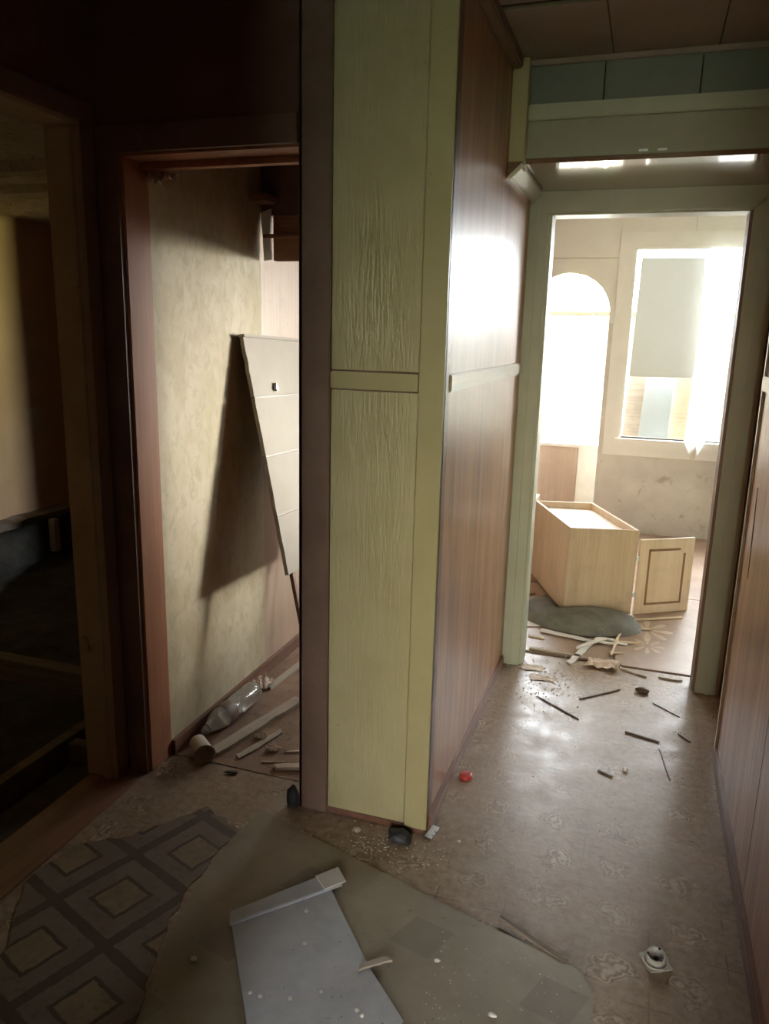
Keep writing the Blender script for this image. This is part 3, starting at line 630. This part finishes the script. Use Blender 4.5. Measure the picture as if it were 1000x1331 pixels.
# ------------------------------------------------------------------ leaning panel in the pantry
lp = thing('folding_screen', 'pale grey panelled board on legs leaning against the olive wallpaper', 'panel', (-1.168, 2.69, 0.004))
tilt = math.atan2(0.295, 1.46)
lp.rotation_euler = (0, -tilt, 0)
L_ = math.hypot(0.297, 1.48)
zt = 1.503; zb = 0.556
segs = [(zb, 0.795), (0.803, 1.035), (1.043, 1.268), (1.276, zt)]
for i, (z0, z1) in enumerate(segs):
    V, F = [], []
    nz = 7
    for j in range(nz + 1):
        z_ = z0 + (z1 - z0) * j / nz
        rag = 0.006 * mnoise.noise((z_ * 23, 4, 1)) + 0.003 * mnoise.noise((z_ * 71, 2, 1))
        V += [(0.0, rag, z_), (0.0, 0.62, z_ - 0.02), (-0.016, 0.62, z_ - 0.02), (-0.016, rag, z_)]
    for j in range(nz):
        for q_ in range(4): F.append((j * 4 + q_, j * 4 + (q_ + 1) % 4, (j + 1) * 4 + (q_ + 1) % 4, (j + 1) * 4 + q_))
    F += [(3, 2, 1, 0), tuple(nz * 4 + q_ for q_ in range(4))]
    mesh('board', V, F, 'panel_grey', lp)
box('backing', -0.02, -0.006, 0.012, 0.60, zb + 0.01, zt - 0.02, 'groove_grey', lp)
V = [(-0.02, -0.004, zt), (0.008, -0.004, zt), (0.008, 0.63, zt - 0.022), (-0.02, 0.63, zt - 0.022), (-0.02, -0.004, zt + 0.012), (0.008, -0.004, zt + 0.012), (0.008, 0.63, zt - 0.010), (-0.02, 0.63, zt - 0.010)]
mesh('top_rail', V, BF, 'panel_grey', lp, 0.002)
for y0 in (0.045, 0.52):
    box('leg', -0.022, -0.006, y0, y0 + 0.022, 0.0, zb + 0.03, 'old_wood', lp, 0.002)
hk = prism('hook', [(0.17, 1.295), (0.185, 1.32), (0.20, 1.295), (0.195, 1.285), (0.178, 1.285)], 'X', 0.0, 0.012, 'porcelain', lp, 0.002)
lp.location.x = -1.168 - 0.0

# ------------------------------------------------------------------ litter
def plank(name, label, cat, p0, p1, wd, th, mat, z=0.003, group=None, jag=0.0, tilt_=0.0):
    d = Vector((p1[0] - p0[0], p1[1] - p0[1], 0)); L = d.length
    a = math.atan2(d.y, d.x)
    n = 8
    V, F = [], []
    for i in range(n + 1):
        s = i / n
        e = jag * (1 if i in (0, n) else 0.35)
        j1 = e * random.uniform(-1, 1); j2 = e * random.uniform(-1, 1)
        wl_ = wd * (0.5 + (0.0 if jag == 0 else -0.12 * random.random()))
        dx = e * 2 * random.uniform(-1, 1) if i in (0, n) else 0
        zz = tilt_ * s
        V += [(L * s + dx, -wl_ + j1, zz), (L * s - dx, wl_ + j2, zz), (L * s - dx, wl_ + j2, zz + th), (L * s + dx, -wl_ + j1, zz + th)]
    for i in range(n):
        for q_ in range(4): F.append((i * 4 + q_, i * 4 + (q_ + 1) % 4, (i + 1) * 4 + (q_ + 1) % 4, (i + 1) * 4 + q_))
    F += [(3, 2, 1, 0), tuple(n * 4 + q_ for q_ in range(4))]
    o = mesh(name, V, F, mat)
    o.location = (p0[0], p0[1], z); o.rotation_euler = (0, 0, a)
    return tag(o, label, cat, group)

# big sheets on the hall floor
hb = [(-1.03, 1.965), (-0.86, 1.905), (-0.659, 1.844), (-0.44, 1.775), (-0.238, 1.713), (-0.12, 1.69), (-0.02, 1.655), (0.022, 1.60), (0.028, 1.5), (0.01, 1.4), (0.0, 1.0), (-0.6, 0.85), (-0.86, 0.9), (-0.92, 1.15), (-1.0, 1.4), (-1.045, 1.6), (-1.05, 1.8)]
V = []; 
hs_ = prism('hardboard_sheet', hb, 'Z', 0.0037, 0.0075, 'hardboard')
tag(hs_, 'large worn grey-brown hardboard sheet lying on the hall linoleum', 'sheet')
di = []
for (a, b) in [((-1.21, 1.925), (-1.055, 1.855)), ((-1.055, 1.855), (-1.06, 1.60)), ((-1.06, 1.60), (-1.01, 1.38)), ((-1.01, 1.38), (-0.93, 1.12)), ((-0.93, 1.12), (-0.9, 0.9)), ((-0.9, 0.9), (-1.3, 0.9)), ((-1.3, 0.9), (-1.36, 1.25)), ((-1.36, 1.25), (-1.49, 1.44)), ((-1.49, 1.44), (-1.47, 1.62)), ((-1.47, 1.62), (-1.34, 1.72)), ((-1.34, 1.72), (-1.21, 1.925))]:
    for s in range(5):
        t = s / 5; f_ = 0.012 if s else 0.0
        di.append((a[0] + (b[0] - a[0]) * t + f_ * random.uniform(-1, 1), a[1] + (b[1] - a[1]) * t + f_ * random.uniform(-1, 1)))
tag(prism('linoleum_strip', di, 'Z', 0.0005, 0.0035, 'diamond'), 'worn strip of diamond patterned linoleum on the dark hall floor', 'linoleum')
# pale board with folded lip
fb = thing('pale_board', 'dusty pale board with raised lip lying in the hall foreground', 'board', (-0.891, 1.517, 0.0085))
def Lc(p): return (p[0] + 0.891, p[1] - 1.517)
prism('sheet', [Lc(q_) for q_ in [(-0.880, 1.500), (-0.690, 1.705), (-0.60, 1.60), (-0.49, 1.475), (-0.373, 1.365), (-0.44, 1.24), (-0.55, 1.12), (-0.68, 1.22)]], 'Z', 0.0, 0.007, 'pale_board', fb)
prism('lip', [Lc(q_) for q_ in [(-0.893, 1.518), (-0.700, 1.755), (-0.655, 1.715), (-0.70, 1.665), (-0.872, 1.478)]], 'Z', 0.007, 0.017, 'pale_board', fb, 0.002)
prism('lip_end', [Lc(q_) for q_ in [(-0.735, 1.712), (-0.690, 1.768), (-0.648, 1.722), (-0.69, 1.672)]], 'Z', 0.017, 0.022, 'white_card', fb, 0.001)
rs = random.Random(4)
V, F = [], []
for k in range(11):
    cxp, cyp = Lc((-0.80 + 0.42 * rs.random(), 1.28 + 0.34 * rs.random()))
    if (cxp - 0.12) + (cyp + 0.05) * 0.9 > 0.30 or cxp < 0.12: continue
    lathe_o = lathe('nail_head', [(0.0, 0.004), (0.004, 0.0035), (0.006, 0.0), (0.0065, -0.001)], 'plaster', fb, 12)
    lathe_o.location = (cxp, cyp, 0.007)

plank('wood_sliver', 'short brown wood sliver lying across the edge of the pale board', 'wood scrap', (-0.515, 1.465), (-0.455, 1.515), 0.016, 0.006, 'grey_wood', 0.017, jag=0.003)
# lifted splinter at the hardboard edge
V = [(-0.225, 1.757, 0.004), (-0.04, 1.672, 0.004), (-0.05, 1.66, 0.004), (-0.228, 1.742, 0.004), (-0.225, 1.757, 0.014), (-0.04, 1.672, 0.006), (-0.05, 1.66, 0.005), (-0.225, 1.747, 0.014)]
tag(mesh('splinter', [(a, b, c + 0.004) for a, b, c in V], BF, 'joist'), 'long pale splinter lifted at the edge of the hardboard sheet', 'splinter')

# white socket
so = thing('wall_socket', 'dirty white round socket on a square base lying on the right floor', 'socket', (0.164, 1.748, 0.001), (R(6), R(-4), R(28)))
box('base_plate', -0.031, 0.031, -0.031, 0.031, 0.0, 0.006, 'porcelain', so, 0.0028)
lathe('rim', [(0.029, 0.006), (0.030, 0.011), (0.028, 0.012), (0.026, 0.007)], 'porcelain', so, 24)
lathe('body', [(0.0, 0.012), (0.017, 0.012), (0.019, 0.026), (0.023, 0.028), (0.023, 0.006)], 'porcelain', so, 24)
lathe('hole', [(0.0, 0.0145), (0.006, 0.0145), (0.006, 0.0125)], 'black', so, 12)
for a in (40, 160, 280):
    o = lathe('screw', [(0.0, 0.029), (0.003, 0.0285), (0.0035, 0.026)], 'black', so, 10)
    o.location = (0.0195 * math.cos(R(a)), 0.0195 * math.sin(R(a)), 0.0)

# red bottle cap
rc = thing('bottle_cap', 'red plastic bottle cap beside the glossy corridor wall', 'cap', (-0.458, 2.388, 0.001))
lathe('shell', [(0.021, 0.0), (0.0215, 0.012), (0.020, 0.014), (0.017, 0.0145), (0.0, 0.0135)], 'red_plastic', rc, 32)
lathe('rim_ring', [(0.0225, 0.0), (0.0232, 0.002), (0.0225, 0.004), (0.0212, 0.004)], 'red_plastic', rc, 32)

# metal latch plate, black chunk and stone chip at the foot of the column
la = thing('latch_plate', 'bright notched metal latch plate at the foot of the column', 'latch', (-0.488, 2.045, 0.001), (R(8), 0, R(80)))
prism('plate', [(-0.03, -0.011), (-0.02, -0.011), (-0.02, -0.005), (-0.012, -0.005), (-0.012, -0.011), (0.0, -0.011), (0.0, -0.005), (0.008, -0.005), (0.008, -0.011), (0.03, -0.011), (0.03, 0.011), (-0.03, 0.011)], 'Z', 0.004, 0.008, 'metal', la)
box('tongue', -0.018, 0.018, -0.002, 0.007, 0.0, 0.011, 'white_card', la, 0.001)
def lump(name, label, cat, loc, sx, sy, sz, mat, seed, sub_=2, group=None):
    bm = bmesh.new(); bmesh.ops.create_icosphere(bm, subdivisions=sub_, radius=1)
    for v_ in bm.verts:
        n_ = 1 + 0.35 * mnoise.noise(v_.co * 1.4 + Vector((seed, 0, 0)))
        v_.co = Vector((v_.co.x * sx * n_, v_.co.y * sy * n_, max(-0.35, v_.co.z) * sz * n_))
    lo = min(v_.co.z for v_ in bm.verts)
    for v_ in bm.verts: v_.co.z -= lo
    me = bpy.data.meshes.new(name); bm.to_mesh(me); bm.free(); me.materials.append(M[mat])
    o = bpy.data.objects.new(name, me); C.objects.link(o); o.location = loc
    return tag(o, label, cat, group)
lump('rubble_chunk', 'flat black chunk of rubble at the foot of the column', 'rubble', (-0.575, 1.985, 0.001), 0.042, 0.028, 0.022, 'black', 3)
lump('rubble_chunk', 'small black lump beside the dark edge of the column', 'rubble', (-0.952, 2.03, 0.001), 0.022, 0.02, 0.05, 'black', 13)
lump('stone_chip', 'small grey stone chip left of the black rubble chunk', 'stone', (-0.712, 1.975, 0.001), 0.013, 0.010, 0.010, 'grey_wood', 5)
lump('plaster_chip', 'whitish plaster chip lying on the dark hall sheet left of the pale board', 'chip', (-0.905, 1.362, 0.008), 0.010, 0.008, 0.005, 'plaster', 8)
lump('plaster_chip', 'bluish white chip lying right of the pale board in the foreground', 'chip', (-0.189, 1.452, 0.008), 0.011, 0.006, 0.004, 'plaster', 9)
lump('plaster_chip', 'white crumb on the hardboard sheet right of the wood sliver', 'chip', (-0.345, 1.56, 0.008), 0.007, 0.005, 0.004, 'plaster', 10)
lump('plaster_chip', 'pale crumb on the linoleum right of the latch plate', 'chip', (-0.40, 2.035, 0.001), 0.006, 0.005, 0.004, 'plaster', 11)
lump('plaster_chip', 'white crumb in the middle of the corridor floor', 'chip', (0.07, 2.63, 0.001), 0.010, 0.009, 0.009, 'plaster', 12)
lump('rubble_chunk', 'small dark lump on the corridor floor before the bright doorway', 'rubble', (0.125, 3.315, 0.001), 0.030, 0.016, 0.018, 'dark_stick', 14)

# sticks on the corridor floor
for lab, p0, p1, wd, mt in (
    ('bent dark twig at the left of the corridor floor', (-0.30, 3.10), (-0.119, 2.96), 0.010, 'dark_stick'),
    ('straight dark stick pointing to the bright doorway', (-0.128, 3.145), (0.031, 3.30), 0.011, 'dark_stick'),
    ('flat dark splinter in the middle of the corridor floor', (0.063, 2.918), (0.185, 2.885), 0.013, 'dark_stick'),
    ('short dark stick nearest the hall on the corridor floor', (-0.022, 2.595), (0.028, 2.57), 0.010, 'dark_stick'),
    ('thin brown twig near the right door frame', (0.17, 3.22), (0.27, 3.13), 0.006, 'dark_stick'),
    ('thin twig lying right of the flat dark splinter', (0.19, 2.83), (0.22, 2.62), 0.005, 'dark_stick'),
    ('small twig by the recess of the right corridor wall', (0.26, 2.98), (0.30, 2.93), 0.007, 'dark_stick')):
    plank('stick', lab, 'stick', p0, p1, wd * 0.62, wd * 0.45, mt, 0.001, 'dark sticks on the corridor floor', jag=0.003)

# slats, paper and scraps at the bright doorway
for lab, p0, p1, wd, mt, z_ in (
    ('white jagged slat lying before the cloth bag', (-0.385, 3.875), (-0.13, 3.815), 0.035, 'white_card', 0.006),
    ('white slat pointing towards the hall, crossing another', (-0.205, 3.50), (-0.12, 3.83), 0.035, 'white_card', 0.004),
    ('short white slat lying across the pointing slat', (-0.19, 3.68), (-0.065, 3.86), 0.026, 'white_card', 0.012),
    ('long grey lath lying along the threshold', (-0.41, 3.615), (-0.14, 3.60), 0.020, 'grey_wood', 0.004),
    ('pale lath lying below the open cabinet door', (0.03, 4.07), (0.16, 4.10), 0.016, 'pale_wood', 0.006),
    ('long pale lath running under the cabinet door', (0.05, 4.20), (0.33, 4.36), 0.02, 'pale_wood', 0.006),
    ('thin pale lath beside the keyhole plate', (0.0, 3.86), (0.10, 3.875), 0.012, 'pale_wood', 0.006),
    ('short pale lath on the brown sheet corner', (-0.03, 3.70), (0.03, 3.71), 0.012, 'pale_wood', 0.006),
    ('thin brown lath leaning on the sheet seam', (-0.02, 3.66), (0.005, 3.95), 0.012, 'pale_wood', 0.012),
    ('narrow grey lath by the right of the threshold', (0.20, 3.50), (0.29, 3.49), 0.012, 'grey_wood', 0.001),
    ('flat brown lath along the far side of the threshold', (0.02, 3.545), (0.14, 3.48), 0.014, 'grey_wood', 0.001),
    ('dark brown lath left of the cloth bag', (-0.64, 4.42), (-0.50, 4.46), 0.03, 'old_wood', 0.002),
    ('pale scrap of lath at the left of the bright floor', (-0.43, 3.78), (-0.36, 3.77), 0.014, 'pale_wood', 0.002)):
    plank('slat', lab, 'slat', p0, p1, wd, 0.007, mt, z_, 'slats at the bright doorway', jag=0.006)
tag(prism('card_sheet', [(-0.52, 4.05), (-0.36, 4.02), (-0.34, 3.97), (-0.52, 3.88)], 'Z', 0.003, 0.007, 'white_card'), 'white card corner beside the left door frame', 'card')
lkp = thing('keyhole_plate', 'pale open lock plate lying by the crossed slats', 'lock plate', (-0.05, 3.845, 0.006), (0, 0, R(-4)))
outl = [(0.062 * math.cos(2 * math.pi * k / 24), 0.036 * math.sin(2 * math.pi * k / 24)) for k in range(24)]
V = [(a, b, 0) for a, b in outl] + [(a * 0.62, b * 0.5, 0) for a, b in outl] + [(a, b, 0.008) for a, b in outl] + [(a * 0.62, b * 0.5, 0.008) for a, b in outl]
F = []
for k in range(24):
    k2 = (k + 1) % 24
    F += [(k, k2, 24 + k2, 24 + k), (48 + k, 48 + k2, 72 + k2, 72 + k), (k, k2, 48 + k2, 48 + k), (24 + k, 24 + k2, 72 + k2, 72 + k)]
mesh('ring', V, F, 'white_card', lkp)
box('strap', 0.05, 0.10, -0.01, 0.01, 0.0, 0.006, 'white_card', lkp, 0.001)
# crumpled paper
def crumple(name, label, loc, sx, sy, h, seed, mat='paper', cat='paper'):
    n = 8; V, F = [], []
    for j in range(n + 1):
        for i in range(n + 1):
            u, v_ = i / n * 2 - 1, j / n * 2 - 1
            k_ = 1 + 0.35 * mnoise.noise((u * 1.6 + seed, v_ * 1.6, 0))
            z_ = h * abs(mnoise.noise((u * 2.3 + seed, v_ * 2.3, 4))) * 1.6 + h * 0.5 * abs(mnoise.noise((u * 5, v_ * 5, seed)))
            V.append((u * sx * k_, v_ * sy * k_, z_))
    for j in range(n):
        for i in range(n):
            a = j * (n + 1) + i; F.append((a, a + 1, a + n + 2, a + n + 1))
    o = mesh(name, V, F, mat); o.location = loc
    return tag(o, label, cat)
crumple('crumpled_paper', 'crumpled pinkish paper lying on the threshold of the bright room', (-0.055, 3.545, 0.004), 0.085, 0.055, 0.022, 3)
crumple('paper_scrap', 'flat torn white paper scrap near the left corridor wall', (-0.31, 3.30, 0.001), 0.055, 0.03, 0.005, 9)
crumple('paper_scrap', 'crumpled scrap on the linoleum beside the glossy wall end', (-0.36, 3.40, 0.001), 0.05, 0.035, 0.005, 12)
crumple('paper_scrap', 'torn light rag by the end of the pantry bottle', (-1.44, 2.76, 0.003), 0.04, 0.05, 0.04, 17)

# pantry litter: bottle, cup, planks
bt = thing('plastic_bottle', 'clear plastic bottle lying along the pantry skirting', 'bottle', (-1.425, 2.27, 0.048), (0, 0, R(88)))
prof = [(0.0, 0.37), (0.03, 0.372), (0.041, 0.36), (0.043, 0.33), (0.041, 0.30), (0.0435, 0.28), (0.041, 0.255), (0.0435, 0.235), (0.040, 0.215), (0.038, 0.20), (0.043, 0.17), (0.042, 0.12), (0.035, 0.075), (0.022, 0.04), (0.0145, 0.02), (0.0145, 0.0)]
lathe('body', prof, 'plastic', bt, 28, 'X')
lathe('collar', [(0.0145, 0.012), (0.019, 0.012), (0.019, 0.016), (0.0145, 0.016)], 'plastic', bt, 20, 'X')
lathe('label_band', [(0.0432, 0.12), (0.0445, 0.13), (0.0445, 0.165), (0.0435, 0.172)], 'dark_trim', bt, 28, 'X')
cp = thing('plastic_cup', 'milky plastic cup tipped over in front of the pantry bottle', 'cup', (-1.415, 2.205, 0.040), (0, R(4), R(-42)))
lathe('wall', [(0.030, 0.0), (0.036, 0.085), (0.038, 0.088), (0.0345, 0.088), (0.0285, 0.004), (0.0, 0.004)], 'milky', cp, 28, 'X')
lathe('base', [(0.0, 0.0), (0.028, 0.0), (0.030, 0.003)], 'milky', cp, 28, 'X')
lathe('lip', [(0.0365, 0.084), (0.0395, 0.086), (0.0395, 0.090), (0.0355, 0.090)], 'milky', cp, 28, 'X')
for lab, p0, p1, wd, th, mt, z_ in (
    ('long pale plank lying beside the pantry bottle', (-1.35, 2.20), (-1.235, 2.70), 0.055, 0.014, 'grey_wood', 0.003),
    ('narrow pale strip lying right of the long pantry plank', (-1.255, 2.215), (-1.19, 2.44), 0.03, 0.006, 'grey_wood', 0.003),
    ('pale lath end reaching out behind the column edge', (-1.10, 2.20), (-0.90, 2.28), 0.028, 0.012, 'pale_wood', 0.003),
    ('thin splinter lying before the pantry lath end', (-1.16, 2.22), (-1.08, 2.25), 0.007, 0.004, 'pale_wood', 0.003),
    ('thin pale splinter lying behind the pantry lath end', (-1.11, 2.31), (-1.00, 2.37), 0.009, 0.005, 'pale_wood', 0.003),
    ('dark chip of wood in the middle of the pantry litter', (-1.25, 2.12), (-1.21, 2.13), 0.012, 0.005, 'dark_stick', 0.003),
    ('long strip along the pantry skirting behind the bottle', (-1.40, 2.75), (-1.36, 3.25), 0.03, 0.012, 'grey_wood', 0.003)):
    plank('pantry_scrap', lab, 'wood scrap', p0, p1, wd, th, mt, z_, 'wood scraps on the pantry floor', jag=0.004)
crumple('paper_scrap', 'small curled white scrap on the long pantry plank', (-1.245, 2.37, 0.004), 0.022, 0.016, 0.02, 23)
crumple('paper_scrap', 'curled pale scrap right of the narrow pantry strip', (-1.16, 2.31, 0.004), 0.022, 0.016, 0.02, 29)
pr = crumple('peeled_paper', 'torn flap hanging from the top of the pantry door frame', (-1.46, 2.19, 1.945), 0.035, 0.05, 0.03, 31)
pr.rotation_euler = (R(25), R(10), 0)

# countless crumbs of plaster around the foot of the column, on the sheets and in the corridor
V, F = [], []
def crumb(x_, y_, z_, s):
    k = len(V); a = random.uniform(0, 6.28)
    for q_ in range(3): V.append((x_ + s * math.cos(a + q_ * 2.1), y_ + s * math.sin(a + q_ * 2.1) * random.uniform(0.5, 1), z_))
    V.append((x_ + 0.2 * s, y_, z_ + s * 0.8)); F.extend([(k, k + 1, k + 3), (k + 1, k + 2, k + 3), (k + 2, k, k + 3), (k, k + 2, k + 1)])
for k in range(170): crumb(random.gauss(-0.60, 0.09), min(2.02, random.gauss(1.95, 0.05)), 0.001, random.uniform(0.0012, 0.0038))
for k in range(150): crumb(random.uniform(-0.36, 0.0), random.uniform(1.2, 1.66), 0.0078, random.uniform(0.001, 0.003))
for k in range(120): crumb(random.uniform(-0.48, 0.34), random.uniform(1.9, 3.4), 0.001, random.uniform(0.001, 0.0035))
for k in range(160): crumb(random.gauss(-0.30, 0.08), random.gauss(3.25, 0.16), 0.001, random.uniform(0.002, 0.006))
tag(mesh('plaster_crumbs', V, F, 'plaster'), 'fine white plaster crumbs scattered over the floor', 'rubble', kind='stuff')
